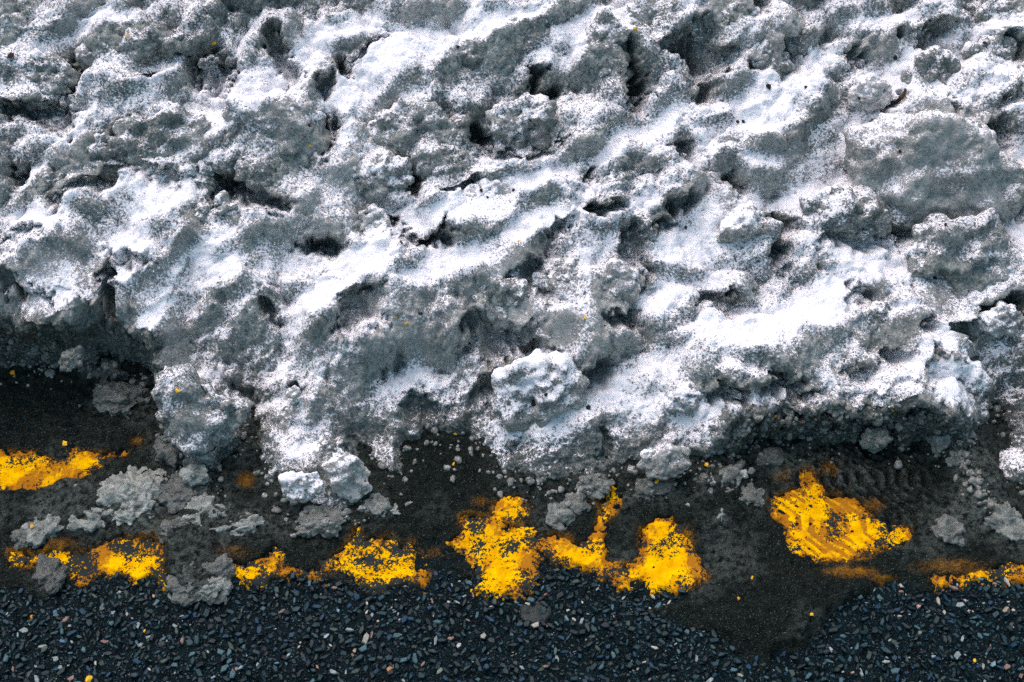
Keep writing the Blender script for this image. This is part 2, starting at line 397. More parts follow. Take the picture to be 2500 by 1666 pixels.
# ------------------------------------------------------------------ where fresh snow lies thick (crop, x, y, rx, ry, tilt, amount)
WHITE = [
 ('A',60,90,100,50,20,.8),('A',290,160,140,50,28,.9),('A',480,40,160,40,10,.7),('A',850,120,130,40,5,.4),('A',1080,140,90,45,60,.7),('A',1100,380,320,100,28,1),('A',1420,160,130,70,40,.9),('A',1510,420,100,90,30,1),('A',620,420,190,70,10,.7),('A',100,330,110,60,10,.4),('A',640,880,290,80,18,.9),('A',520,990,190,60,15,.8),('A',160,720,70,60,55,.6),('A',830,1160,270,90,15,1),('A',250,1180,160,100,30,.9),('A',430,1110,60,50,0,.8),('A',60,1290,130,70,15,.9),('A',570,1130,70,50,0,.8),('A',700,1300,170,60,15,.9),('A',1260,1030,200,70,15,.9),('A',1250,1130,160,60,5,.8),('A',1400,1300,170,100,30,.8),('A',1130,680,90,70,-30,.5),('A',450,400,80,60,0,.5),('A',830,420,70,50,0,.5),('A',60,680,60,40,0,.5),('A',120,910,90,50,0,.6),('A',250,950,70,40,0,.5),('A',1480,800,110,70,20,.4),('A',420,1370,110,50,0,.3),('A',900,1420,140,60,20,.5),('A',1100,1250,130,50,20,.6),
 ('B',80,80,160,60,25,.8),('B',130,340,240,90,35,1),('B',430,120,260,60,15,.8),('B',700,100,220,60,15,.8),('B',1080,120,160,90,20,.9),('B',350,230,220,70,20,.7),('B',1010,260,80,90,0,.6),('B',240,430,170,70,20,.7),('B',830,790,280,60,28,1),('B',1150,640,190,50,30,1),('B',1340,540,180,45,20,.9),('B',1480,460,140,70,25,.8),('B',450,930,300,60,10,.9),('B',830,980,180,60,30,1),('B',910,890,130,50,30,.8),('B',550,1130,330,60,25,1),('B',80,1130,120,100,0,1),('B',380,1230,150,60,15,.9),('B',1180,1110,150,100,20,.9),('B',1090,880,70,60,0,.6),('B',1350,900,120,50,20,.8),('B',1500,1080,120,60,30,1),('B',1450,1270,140,110,20,.7),('B',250,1400,150,90,0,.35),('B',140,640,110,70,0,.5),('B',1500,640,100,80,0,.5),('B',60,780,60,90,0,.5),('B',480,420,120,50,10,.4),('B',1500,260,90,60,0,.5),('B',700,1250,90,60,10,.5),('B',60,1530,100,40,0,.6),('B',500,1500,120,60,0,.4),
 ('C',60,30,60,60,0,.5),('C',560,60,120,50,0,.4),('C',800,60,220,60,5,.6),('C',1080,60,120,60,0,.6),('C',1260,190,150,80,45,1),('C',1050,200,110,70,30,.9),('C',900,330,220,80,30,.8),('C',620,260,140,60,20,.6),('C',620,360,120,50,10,.5),('C',330,430,220,70,10,.7),('C',250,540,260,60,15,.9),('C',720,570,180,90,30,1),('C',600,760,190,110,35,1),('C',420,690,150,60,20,.8),('C',300,880,160,60,35,1),('C',130,1010,200,90,25,1),('C',90,1230,120,80,20,.9),('C',820,1120,180,60,-10,.9),('C',640,1250,260,70,20,1),('C',500,1340,230,70,15,1),('C',300,1430,220,70,10,.9),('C',900,1350,160,40,10,.8),('C',1500,660,90,90,-40,.8),('C',1450,560,110,50,0,.5),('C',1540,980,40,60,0,.9),('C',1350,400,120,50,10,.6),('C',1420,330,80,60,30,.6),('C',550,1060,60,80,0,.5),('C',1330,1490,130,60,20,.6),('C',1150,1430,50,60,0,.7),('C',1020,1520,100,50,10,.6),('C',100,640,110,50,10,.5),('C',1530,760,40,60,0,.6),('C',700,1480,120,50,0,.4),('C',200,1540,120,40,0,.4),
 ('D',870,60,90,60,-30,.7),('D',950,120,110,70,-40,.7),('D',1150,190,160,50,10,.8),('D',1050,200,110,60,-10,.7),('D',760,380,60,50,0,.7),('D',1300,60,250,80,0,.6),('D',1400,330,90,60,0,.5),('D',1330,440,110,50,0,.5),('D',1500,470,70,50,0,.6),('D',1380,690,80,70,20,.7),
 ('E',330,60,140,100,30,.8),('E',60,60,90,90,0,.5),('E',160,470,90,80,30,.5),('E',280,410,100,50,30,.4),('E',900,220,220,160,10,.8),('E',1300,170,170,110,10,.8),('E',1450,80,160,90,10,.7),('E',700,390,90,60,0,.5),('E',1400,440,150,70,0,.5),('E',1290,330,120,60,0,.6),('E',480,120,70,80,0,.5),
 ('F',100,250,160,60,0,.8),('F',350,190,150,50,0,.9),('F',560,230,220,50,0,.8),('F',800,300,180,60,0,.8),('F',300,80,250,50,0,.5),('F',960,220,120,60,-10,.8),('F',1220,170,160,90,-20,.9),('F',1400,180,80,90,0,.8),('F',1250,360,110,50,-35,.8),('F',1100,330,160,50,0,.6),('F',1530,90,80,70,20,.7),('F',80,420,120,80,0,.5),('F',1540,450,50,100,0,.5),('F',1050,60,150,50,0,.5),('F',700,90,150,40,0,.4),
]
# dark hollows between the clumps (crop, x, y, rx, ry, tilt, depth in metres)
PITS = [
 ('A',950,290,80,70,-40,.07),('A',660,300,30,25,0,.04),('A',330,330,35,110,-10,.05),('A',150,470,170,35,0,.06),('A',250,520,90,40,0,.05),('A',590,660,30,110,25,.05),('A',620,760,60,40,0,.04),('A',1060,820,160,40,-10,.07),('A',1150,870,150,35,0,.06),('A',1450,1030,90,40,0,.07),('A',490,1190,25,110,-5,.06),('A',500,1270,30,40,0,.05),('A',1190,1340,40,30,0,.045),('A',1450,390,35,40,0,.05),('A',1270,220,40,110,25,.045),('A',70,745,35,30,0,.04),('A',280,880,40,40,0,.035),('A',90,1190,40,35,0,.04),('A',130,1030,80,40,20,.03),('A',480,800,130,35,10,.045),('A',1480,600,40,60,0,.05),('A',620,1090,50,25,0,.03),('A',220,1230,30,20,0,.02),('A',700,780,120,40,0,.03),
 ('B',1325,320,35,95,12,.08),('B',620,590,40,50,20,.07),('B',330,760,35,60,10,.07),('B',270,690,60,30,0,.05),('B',450,1060,90,25,15,.05),('B',500,1040,25,40,20,.05),('B',230,990,25,25,0,.05),('B',320,1040,30,40,0,.035),('B',980,1030,40,40,0,.04),('B',1200,930,60,40,-20,.06),('B',1340,1120,60,60,-40,.05),('B',1470,1010,60,25,25,.04),('B',840,1230,70,40,-20,.045),('B',740,1480,150,40,12,.05),('B',620,1420,70,40,0,.05),('B',100,1400,90,70,35,.055),('B',1270,1390,90,30,25,.055),('B',1110,745,20,30,0,.045),('B',890,310,30,50,-20,.05),('B',950,390,40,30,0,.04),('B',1480,190,50,30,10,.05),('B',1550,180,40,30,0,.05),('B',1000,570,12,30,20,.03),('B',880,560,40,25,0,.025),('B',10,290,40,40,0,.05),('B',130,220,60,20,20,.03),('B',560,820,70,30,0,.04),('B',800,640,160,30,10,.04),('B',1370,1180,40,40,0,.04),('B',950,1320,60,40,0,.035),('B',880,1500,60,25,0,.05),
 ('C',110,200,70,90,0,.06),('C',200,260,90,30,0,.05),('C',350,40,50,40,0,.045),('C',530,200,50,40,0,.045),('C',945,155,22,22,0,.05),('C',800,220,40,25,0,.035),('C',1170,170,60,45,20,.045),('C',955,450,22,70,-30,.05),('C',1520,200,50,60,0,.06),('C',490,960,70,35,15,.06),('C',450,1090,30,50,10,.055),('C',1000,1010,150,40,0,.05),('C',800,1060,160,30,-5,.045),('C',1400,600,70,45,-20,.05),('C',1560,850,30,60,0,.06),('C',1190,820,50,60,40,.035),('C',1215,690,40,30,-30,.02),('C',1420,1335,60,30,20,.045),('C',1500,1345,40,40,20,.05),('C',1270,1385,70,30,-8,.045),('C',260,820,60,30,-10,.04),('C',30,900,60,30,10,.045),('C',200,1330,110,35,0,.04),('C',1110,1420,25,50,0,.045),('C',950,1510,80,30,0,.05),('C',1240,470,20,60,0,.04),('C',150,360,50,30,30,.04),('C',1500,450,60,30,0,.03),('C',650,130,40,30,0,.025),('C',380,310,40,30,0,.03),('C',1230,1110,50,25,0,.04),('C',830,1290,90,25,10,.03),('C',40,610,50,25,30,.035),
 ('D',1130,420,35,170,10,.05),('D',1320,165,32,32,0,.06),('D',1080,150,70,25,-15,.05),('D',800,520,60,70,0,.04),('D',1230,560,30,60,0,.03),
 ('E',1190,430,25,90,0,.05),('E',700,130,110,45,20,.06),('E',380,210,70,40,-10,.06),('E',1170,110,80,40,20,.05),('E',820,470,35,60,30,.04),('E',60,440,40,70,20,.045),('E',240,60,30,40,0,.03),
 ('F',180,200,90,22,0,.05),('F',640,285,90,18,-8,.045),('F',1060,260,40,50,-40,.045),('F',720,340,30,30,0,.03),('F',480,140,110,35,0,.045),('F',1180,80,60,50,30,.04),('F',800,50,60,30,0,.03),('F',1330,40,40,30,0,.03),
]
def bank_at(t, x, y):
    return on_bank(*src(t, x, y))
def ell_world(t, x, y, rx_, ry_, tilt):
    u, v = src(t, x, y); X0, Y0_, Z0 = on_bank(u, v); s = px_size(float(Y0_), float(Z0)) * K
    fore = 0.93                                          # the bank's face looks almost at the camera
    return float(X0), float(Y0_), rx_ * s, ry_ * s / fore * .97, math.radians(tilt), s

# ------------------------------------------------------------------ frozen clumps (crop, x, y, rx, ry, dirt, warm, cover, tilt, label)
CL = [
 ('A',80,185,115,95,.25,.25,-.25,0,'round grey snow clump at the left edge with a small brown pit in it'),
 ('A',170,360,150,105,.30,.15,.05,0,'pale grey snow clump overhanging the dark hollow below the brown pit at the left edge'),
 ('A',620,215,250,85,.35,.05,-.12,8,'long speckled grey clump below the leftmost yellow paint fleck, left of a black hollow'),
 ('A',938,283,48,42,.35,0,-.1,10,'small grey chunk of frozen snow lodged inside the black hollow near the top left'),
 ('A',755,650,200,165,.45,.10,-.12,0,'dark grey craggy clump left of the large overhanging clump with a yellow fleck'),
 ('A',1260,620,200,180,.35,.30,.05,0,'large grey clump with an orange fleck on its right shoulder, over a black overhang'),
 ('A',1185,760,105,75,.30,.15,.02,-20,'knobbly grey lobe hanging over the black overhang in the upper left'),
 ('A',885,800,85,65,.35,.10,-.1,10,'blunt grey nose of frozen snow just left of the black overhang'),
 ('A',470,700,115,90,.55,.05,-.05,10,'dark speckled clump at the left with a black gap on its right side'),
 ('A',960,970,105,85,.40,.15,-.12,0,'grey clump with a flat dirty face below the black overhang, right of a white drift'),
 ('A',225,840,85,70,.45,.20,-.1,0,'small dirty brownish clump near the left edge above a long white drift'),
 ('A',440,1170,70,75,.25,.15,.18,0,'white capped knob on the left side of a narrow upright crack'),
 ('B',850,195,115,90,.35,.10,-.28,0,'rounded dark grey clump standing in the white drift at top centre'),
 ('B',640,305,140,95,.30,.12,-.12,10,'lighter grey clump to the lower left of the rounded dark clump at top centre'),
 ('B',350,590,200,115,.35,.22,-.12,-10,'broad grey crumbly clump left of the black slit below the top centre'),
 ('B',835,560,150,110,.45,.10,-.08,10,'dark grey clump just right of the black slit below the top centre'),
 ('B',470,740,110,75,.40,.15,-.08,-10,'grey clump under the broad crumbly clump, right of a narrow black hole'),
 ('B',195,800,115,80,.35,.20,.02,0,'pale crusty clump left of the narrow black hole in the upper middle'),
 ('B',1215,270,95,190,.40,.08,-.10,10,'tall dirty grey clump just left of the deep black slot near the top edge'),
 ('B',1420,100,110,95,.40,.12,-.12,0,'grey clump carrying a yellow fleck directly above the deep black slot'),
 ('B',680,895,100,75,.10,.55,.08,0,'smooth warm grey lump sprinkled with several black grit specks'),
 ('B',155,985,75,65,.10,.65,-.08,0,'small smooth beige knob beside a little black hole in the middle'),
 ('B',950,930,85,75,.25,.40,.02,20,'beige grey lump on a white drift left of a dark green hollow'),
 ('B',725,1170,90,75,.30,.35,0,0,'grey brown lump in the middle, below a long bright drift'),
 ('B',1235,1290,120,95,.35,.35,-.12,25,'grey knob with a rounded pale top and a black shadow under its lower right side'),
 ('B',1010,1270,105,75,.40,.25,-.05,0,'craggy grey clump left of the pale topped knob in the middle'),
 ('B',760,1360,130,90,.50,.15,-.05,-15,'dirty clump hanging over the widest dark hollow in the middle of the bank'),
 ('B',990,1480,80,60,.30,.30,0,0,'pale lump at the right end of the widest dark hollow'),
 ('C',235,130,145,115,.45,.12,-.15,0,'big dark grey clump at the top edge right of the deep black slot'),
 ('C',560,175,65,60,.35,.15,0,0,'small grey lump right of the big dark clump at the top edge'),
 ('C',400,275,90,60,.30,.25,.05,0,'light grey lump below the big dark clump at the top edge'),
 ('C',875,425,85,65,.05,.80,-.15,0,'smooth beige lump left of the brown twig'),
 ('C',1150,345,105,85,.40,.20,-.22,20,'speckled grey clump right of the brown twig, above the largest block'),
 ('C',1180,770,340,250,.28,.50,-.14,0,'largest block in the bank, smooth pale grey on top with a cracked right shoulder'),
 ('C',760,965,190,95,.55,.05,-.10,-5,'dark ragged toe at the lower left of the largest block'),
 ('C',1280,1170,240,200,.45,.12,-.10,-20,'lower half of the block pile at right, speckled dark grey under the largest block'),
 ('C',1430,245,95,50,.35,.25,-.12,0,'flat grey clump near the top right corner above a white drift'),
 ('C',1480,60,110,85,.40,.15,-.18,0,'grey clump in the top right corner'),
 ('C',330,1050,110,115,.40,.22,-.08,10,'upright grey clump left of two black cracks in the right half'),
 ('C',265,650,75,65,.10,.50,.08,0,'pale beige lump with two black specks on the long bright drift'),
 ('C',960,1450,90,65,.55,.05,-.05,0,'dark little clump in the snow below the block pile at right'),
 ('C',1465,1440,95,70,.20,.45,0,15,'pale rounded lump near the right edge below the block pile'),
 ('D',905,410,175,150,.35,.10,-.12,0,'icy grey tongue of the bank on the right of the dark left notch'),
 ('D',1370,690,95,72,.05,.70,.10,25,"smooth bright chunk of snow at the bank's foot above a thin grey ice shelf"),
 ('D',1325,265,36,30,.05,.75,.0,0,'small smooth pale pebble of ice on the snow right of a black hole'),
 ('E',50,640,85,120,.20,.55,-.02,20,'pale grey wedge of ice at the foot of the bank, left of the dark gap'),
 ('E',900,260,185,150,.30,.25,.06,10,'broad white mound with black pebbles at the foot of the bank'),
 ('E',1470,570,105,75,.30,.40,-.20,20,'flat grey ice crust jutting out above the small yellow chip'),
 ('F',60,300,90,90,.25,.45,.02,-20,'grey topped clump above the left end of the arched right notch'),
 ('F',1240,215,160,110,.20,.30,.22,-20,'snow capped clump above the right end of the arched right notch'),
]
# rugged grid of the bank
bx = axis(-2.2, -.90, .92, 2.2, .0023, .02)
by = axis(.90, .92, 2.16, 3.6, .0023, .02)
by = by[by > .86]
X, Y = np.meshgrid(bx, by)
sd0 = poly_sd(X, Y, SNOW_POLY)
inn = sd0 > -.06
wob = .012 * fbm2(X * 22, Y * 22, 61, 4, .6)
sd = sd0 + wob
u_edge = np.interp(X, [e[0] for e in EDGE], np.arange(len(EDGE)))
st_x = [float(on_road(a * DS, 1050 * DS)[0]) for a, _ in STEEP]
steep = np.interp(X, st_x, [b for _, b in STEEP])
tw = .13 + (.050 - .13) * steep
rise = np.clip(sd / tw, 0, 1); rise = steep * np.sqrt(np.maximum(1 - (1 - rise)**2, 0)) + (1 - steep) * (.6 * rise + .4 * np.sqrt(rise))
white = np.zeros_like(X); pit = np.zeros_like(X); foot = np.zeros_like(X)
wx = X + .015 * fbm2(X * 14, Y * 14, 71, 4, .5); wy = Y + .015 * fbm2(X * 14, Y * 14, 72, 4, .5)
px_ = wx + .007 * fbm2(X * 70, Y * 70, 75, 3, .6); py_ = wy + .007 * fbm2(X * 70, Y * 70, 76, 3, .6)
def local(cx, cy, r):
    i0, i1 = np.searchsorted(by, (cy - r, cy + r)); j0, j1 = np.searchsorted(bx, (cx - r, cx + r))
    return slice(i0, i1), slice(j0, j1)
for t, x, y, a, b, tl, amt in WHITE:
    cx, cy, ex, ey, an, s = ell_world(t, x, y, a, b, tl); q = local(cx, cy, 2.2 * max(ex, ey) + .03)
    e = ell(wx[q], wy[q], cx, cy, ex, ey, an)
    white[q] = np.maximum(white[q], amt * np.exp(-.75 * e**1.3))
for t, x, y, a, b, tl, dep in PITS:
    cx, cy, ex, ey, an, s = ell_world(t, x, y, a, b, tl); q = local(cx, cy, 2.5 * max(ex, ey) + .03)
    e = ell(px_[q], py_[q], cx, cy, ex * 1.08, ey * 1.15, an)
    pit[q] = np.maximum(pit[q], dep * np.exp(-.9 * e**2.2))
for t, x, y, a, b, *_ in CL:
    cx, cy, ex, ey, an, s = ell_world(t, x, y, a, b, 0); q = local(cx, cy, 2 * max(ex, ey) + .02)
    foot[q] = np.maximum(foot[q], np.exp(-1.0 * ell(X[q], Y[q], cx, cy, ex, ey, 0)**2))
# streaks run up to the right; clods of several sizes
ca, sa = math.cos(math.radians(28)), math.sin(math.radians(28))
P_, Q_ = wx * ca + wy * sa, -wx * sa + wy * ca
big = .020 * fbm2(P_ * 3.2, Q_ * 6.5, 81, 3)
wx2 = X + .004 * fbm2(X * 45, Y * 45, 73, 3); wy2 = Y + .004 * fbm2(X * 45, Y * 45, 74, 3)
cl1 = balls2(wx * 12, wy * 12, 82, .4, .95) * .044
cl2 = balls2(wx2 * 24, wy2 * 24, 83, .4, .9) * .0215
cl3 = balls2(wx2 * 52, wy2 * 52, 84, .4, .9) * .0098
cl4 = balls2(X * 115, Y * 115, 85, .35, .9) * .0050
rough = 1 - .60 * sstep(.15, .95, white)
clod = cl1 * (.35 + .65 * rough) + (cl2 + cl3 + cl4) * rough + .0012 * fbm2(X * 260, Y * 260, 86, 2)
h = big + (clod - .028) * (1 - .65 * foot) - .82 * pit * (1 - .5 * foot) + .006 * sstep(.2, .9, white)
zb = bank_z(Y)
Z = (zb + h) * rise
Z = np.where(sd > 0, np.maximum(Z, .002 * np.minimum(sd / .005, 1)), -.012 + np.clip(sd, -.02, 0) * .5)
push = np.clip(clod * .95 - pit * 1.35, -.085, .05) * rise
VX, VY = X + push * .12, Y - push * .55
V = np.stack([VX, VY, Z], -1)
def grid_normals(V):
    du = np.gradient(V, axis=1); dv = np.gradient(V, axis=0)
    n = np.cross(du, dv); return n / np.maximum(np.linalg.norm(n, axis=-1, keepdims=True), 1e-12)
wall = steep * sstep(0, .012, sd) * (1 - sstep(.05, .075, sd))
VY = VY - steep * .032 * sstep(0, .035, sd) * (1 - sstep(.05, .20, sd)) * np.minimum(zb / .08, 1)
VY = VY - wall * (.017 * balls2(X * 30, sd * 70, 111, .4, .9) + .008 * balls2(X * 70, sd * 160, 112, .4, .9) - .012)
V = np.stack([VX, VY, Z], -1)
def blur(a, k):
    for ax_ in (0, 1, 0, 1):
        p_ = np.pad(a, [(k + 1, k) if i == ax_ else (0, 0) for i in (0, 1)], mode='edge').cumsum(ax_)
        a = (np.take(p_, range(2 * k + 1, p_.shape[ax_]), ax_) - np.take(p_, range(0, p_.shape[ax_] - 2 * k - 1), ax_)) / (2 * k + 1)
    return a
soft = big + (cl1 * (.35 + .65 * rough) + cl2 * rough + .5 * cl3 * rough) * (1 - .65 * foot) - .6 * pit
soft = blur(soft, 3)
n = grid_normals(np.stack([X + .12 * soft, Y - .5 * soft, (zb + soft) * rise], -1))
FALL = np.array([-.30, .28, .91])                         # the side the last snow fell from
nd = n @ FALL
fb = fbm2(P_ * 9, Q_ * 16, 91, 4)
steepness = steep * (1 - sstep(.025, .055, sd))
cover = .58 + .62 * white + .95 * (nd - .76) + .16 * fb - 5 * blur(pit, 2) - .9 * steepness  # pit term thins the snow in hollows, so part of their shade is colour
low = 1 - sstep(.0, .06, sd)                              # the bank's foot is slushier
cover -= .22 * low * (1 - white)
dirt = np.clip(.36 + .45 * fbm2(X * 7, Y * 7, 92, 3) + .35 * low + .25 * steepness - .2 * white, 0, 1)
warm = np.clip(.22 + .55 * fbm2(X * 6, Y * 6, 93, 3) - .5 * low, 0, .8)
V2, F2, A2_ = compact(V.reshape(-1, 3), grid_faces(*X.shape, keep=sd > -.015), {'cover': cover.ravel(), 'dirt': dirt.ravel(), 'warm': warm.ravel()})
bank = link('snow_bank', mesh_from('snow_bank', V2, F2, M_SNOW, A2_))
tag(bank, 'long dirty snow bank ploughed up along the edge of the wet road', 'snow bank', kind='structure')

# ------------------------------------------------------------------ clumps
import bmesh
def ico(sub):
    bm = bmesh.new(); bmesh.ops.create_icosphere(bm, subdivisions=sub, radius=1)
    V = np.array([v.co[:] for v in bm.verts]); F = np.array([[v.index for v in f.verts] for f in bm.faces]); bm.free()
    return V, F
ICO = {s: ico(s) for s in (1, 2, 3, 4, 5, 6)}
def vnormals(V, F):
    fn = np.cross(V[F[:, 1]] - V[F[:, 0]], V[F[:, 2]] - V[F[:, 0]])
    n = np.zeros_like(V)
    for k in range(3): np.add.at(n, F[:, k], fn)
    return n / np.maximum(np.linalg.norm(n, axis=1, keepdims=True), 1e-12)
OUTLINE = {'largest block in the bank, smooth pale grey on top with a cracked right shoulder': [(820,610),(920,560),(1000,530),(1080,520),(1180,480),(1300,530),(1400,680),(1480,740),(1555,800),(1540,890),(1500,960),(1490,1040),(1380,1010),(1250,1060),(1100,1030),(950,1040),(800,980),(790,850),(830,720)],
 'large grey clump with an orange fleck on its right shoulder, over a black overhang': [(1050,480),(1150,470),(1300,430),(1440,520),(1450,600),(1400,690),(1340,720),(1270,790),(1200,835),(1130,800),(1090,720),(1050,600)],
 'icy grey tongue of the bank on the right of the dark left notch': [(740,140),(900,180),(1000,270),(1110,330),(1060,450),(1000,560),(940,630),(850,590),(830,480),(730,410),(715,320),(740,230)]}
for idx, (t, x, y, a, b, dirt_, warm_, cov, tilt, label) in enumerate(CL):
    u, v = src(t, x, y); bxx, byy, bz = (float(q) for q in on_bank(u, v)); s = px_size(byy, bz) * K
    ra, rb = a * s, b * s; rd = (.16 if cov > .15 else .62 if 'largest block' in label[:14] else .42) * math.sqrt(ra * rb)
    r = (ra * rb)**.5
    D, F = ICO[6 if r > .07 else 5 if r > .022 else 4]
    p = D * np.array([ra, rd, rb])                        # x right, y depth, z up the face
    if label in OUTLINE:                                  # a clump with an outline of its own
        O = np.array(OUTLINE[label], float) - (x, y); O[:, 1] *= -1
        oa = np.arctan2(O[:, 1], O[:, 0]); o_ = np.argsort(oa); orr = np.hypot(*O.T)[o_] * s; oa = oa[o_]
        R_ = np.interp(np.arctan2(D[:, 2], D[:, 0]), np.r_[oa[-1] - 2 * np.pi, oa, oa[0] + 2 * np.pi], np.r_[orr[-1], orr, orr[0]])
        pl = np.hypot(D[:, 0], D[:, 2]) ** .75
        p = np.stack([np.cos(np.arctan2(D[:, 2], D[:, 0])) * R_ * pl, D[:, 1] * rd * (1 + .5 * (D[:, 2] - .3)), np.sin(np.arctan2(D[:, 2], D[:, 0])) * R_ * pl], 1)
    q = p / r
    smooth_ = .45 if warm_ > .34 else 1.0
    wq = p + .012 * smooth_ * np.stack([fbm3(p * 30 + 9 * k, idx + k, 3) for k in range(3)], 1)
    disp_low = (.12 if cov > .15 else .26) * r * fbm3(q * 1.5 + idx * 5.1, idx, 3); disp = disp_low + .50 * (balls3(wq * 24, idx) - .5) / 24 * (1 if warm_ <= .34 else .4)
    disp = disp + smooth_ * .66 * (balls3(wq * 55, idx + 3) - .5) / 55 + .74 * (balls3(wq * 115, idx + 7) - .5) / 115 + .0011 * fbm3(p * 210, idx, 3)
    nn = D / np.array([ra, rd, rb]); nn /= np.linalg.norm(nn, axis=1)[:, None]
    p_low = p + nn * (disp_low)[:, None]; p = p + nn * disp[:, None]
    ct, st_ = math.cos(math.radians(tilt)), math.sin(math.radians(tilt))
    th = math.radians(38); c8, s8 = math.cos(th), math.sin(th)   # leans with the face of the bank
    def pose(p):
        p = np.stack([p[:, 0] * ct - p[:, 2] * st_, p[:, 1], p[:, 0] * st_ + p[:, 2] * ct], 1)
        return np.stack([p[:, 0], p[:, 1] * c8 + p[:, 2] * s8, -p[:, 1] * s8 + p[:, 2] * c8], 1)
    p = pose(p); nrm = vnormals(pose(p_low), F)
    lf = fbm3(p * 16 + idx, idx + 2, 3)
    gx, gy = p[:, 0] + bxx, p[:, 1] + byy
    ii, jj = np.clip(np.searchsorted(by, gy), 0, len(by) - 1), np.clip(np.searchsorted(bx, gx), 0, len(bx) - 1)
    cover = .55 + cov * .8 + .90 * (nrm @ FALL - .68) + .20 * lf + .16 * fb[ii, jj] + .45 * white[ii, jj]
    dv = np.clip(dirt_ + .35 * fbm3(p * 14 + 3, idx, 3), 0, 1)
    wv = np.clip(warm_ + .30 * lf, 0, .95)
    dx, dy, dz = (float(q_) for q_ in ray(u, v)); L_ = math.sqrt(dx * dx + dy * dy + dz * dz)
    k = .03 * r / L_
    loc = (bxx - dx * k, byy - dy * k, bz - dz * k)
    me = mesh_from('snow_clump', p, F, M_SNOW, {'cover': cover, 'dirt': dv, 'warm': wv})
    o = link('snow_clump', me, loc=loc)
    tag(o, label, 'snow clump', 'frozen clumps in the snow bank')

GI = 'loose chunks of grey ice at the foot of the bank'
ICE = [  # crop, x, y, rx, ry, grey, frost, height, tilt, label
 ('D',545,310,100,75,.20,-.15,.5,20,'round lump of grey ice in the dark left notch'),
 ('D',590,760,125,120,.48,.05,.34,15,'glassy slab of ice with a white streak, between the two yellow stripes at left'),
 ('D',420,830,75,60,.42,.05,.5,-10,'grey ice chunk with a white tip at the lower left of the glassy slab'),
 ('D',210,890,55,80,.40,.0,.5,-25,'pale ice splinter above the left end of the lower yellow stripe'),
 ('D',300,725,50,40,.36,-.05,.6,0,'small pale chunk just below the left yellow patch'),
 ('D',665,685,36,36,.62,.1,.7,0,'small white cube of ice on the right edge of the glassy slab'),
 ('D',810,715,95,80,.20,-.2,.35,0,'dull dark grey ice block right of the glassy slab'),
 ('D',915,815,80,70,.45,.1,.5,10,'whitish crumbly ice chunk right of the dull dark block'),
 ('D',1085,885,100,40,.42,.0,.5,8,'thin pale shelf of ice over the dark slush, left of the bank\'s wedge'),
 ('D',1440,860,100,65,.30,-.05,.4,20,'grey ice shelf below the smooth bright chunk of snow'),
 ('D',305,75,38,34,.45,.0,.7,30,'small ice crumb on the dark wall of the left notch'),
 ('D',800,900,60,50,.20,-.2,.5,0,'rounded grey ice nub above the slush lump that crosses the yellow line'),
 ('D',900,1110,108,95,.22,-.15,.3,-25,'grey slush lump lying across the yellow line and onto the asphalt'),
 ('D',965,1150,50,50,.40,.0,.6,0,'pale icy corner of the slush lump that crosses the yellow line'),
 ('D',230,1095,58,70,.15,-.3,.35,0,'smooth round lump of dark ice at the left end of the lower stripe'),
 ('D',770,530,65,70,.22,-.15,.5,0,'grey ice lump tucked under the bank\'s icy tongue'),
 ('D',870,590,45,40,.55,.1,.6,0,'white tipped ice crumb at the end of the icy tongue'),
 ('D',510,190,60,55,.16,-.2,.6,0,'dark ice lump at the back of the left notch'),
 ('D',405,150,40,40,.16,-.2,.6,0,'small dark ice knob at the back of the left notch'),
 ('D',130,920,50,60,.20,-.1,.4,0,'dull ice lump left of the pale splinter near the left edge'),
 ('E',185,790,60,50,.34,-.1,.45,20,'grey ice chunk above the speckled yellow patch left of centre'),
 ('E',285,803,50,24,.50,.05,.6,10,'narrow whitish ice fragment right of the chunk above the speckled yellow patch'),
 ('E',995,830,48,45,.34,.0,.6,30,'grey ice chunk standing right of the ragged yellow patch in the middle'),
 ('E',1075,780,48,45,.26,-.05,.5,0,'dim grey ice chunk behind the one right of the ragged yellow patch'),
 ('E',1160,625,60,45,.30,.0,.5,0,'grey ice lump under the bank, above the slanting yellow stripe'),
 ('E',1430,715,100,48,.20,-.15,.3,0,'flat grey ice plate beneath the small yellow chip'),
 ('F',210,670,100,75,.30,-.1,.4,30,'grey ice plate with a white tip left of the right notch'),
 ('F',292,652,28,22,.75,.3,.8,0,'bright white tip of ice on the plate left of the right notch'),
 ('F',165,560,50,48,.34,.05,.6,0,'frosted ice chunk next to the yellow chip left of the right notch'),
 ('F',90,710,60,55,.20,-.1,.5,0,'dark ice chunk below the frosted chunk left of the right notch'),
 ('F',335,745,55,55,.22,-.1,.45,0,'dull ice chunk at the left rim of the right notch'),
 ('F',185,832,28,42,.45,.05,.7,-10,'lone pale oval ice fragment on the dark slush'),
 ('F',430,575,50,35,.20,-.1,.6,0,'small grey ice crumb inside the left end of the right notch'),
 ('F',920,420,50,36,.40,.0,.8,0,'frosted ice knob under the arch of the right notch'),
 ('F',1180,500,40,52,.40,.05,.9,0,'icicle like crumb hanging at the right of the notch arch'),
 ('F',300,412,28,22,.60,.15,.8,0,'tiny white ice crumb above the left rim of the right notch'),
 ('F',1330,490,55,55,.40,.05,.7,-20,'crumbly pale ice at the right shoulder of the notch'),
 ('F',1350,690,75,110,.22,-.15,.35,10,'grey ice ledge forming the right side of the notch'),
 ('F',1480,860,60,90,.34,.0,.5,15,'frosted ice lump near the right edge above the last yellow patch'),
 ('F',1230,900,70,55,.26,-.05,.45,0,'grey ice lump to the right of the tyre printed yellow patch'),
]
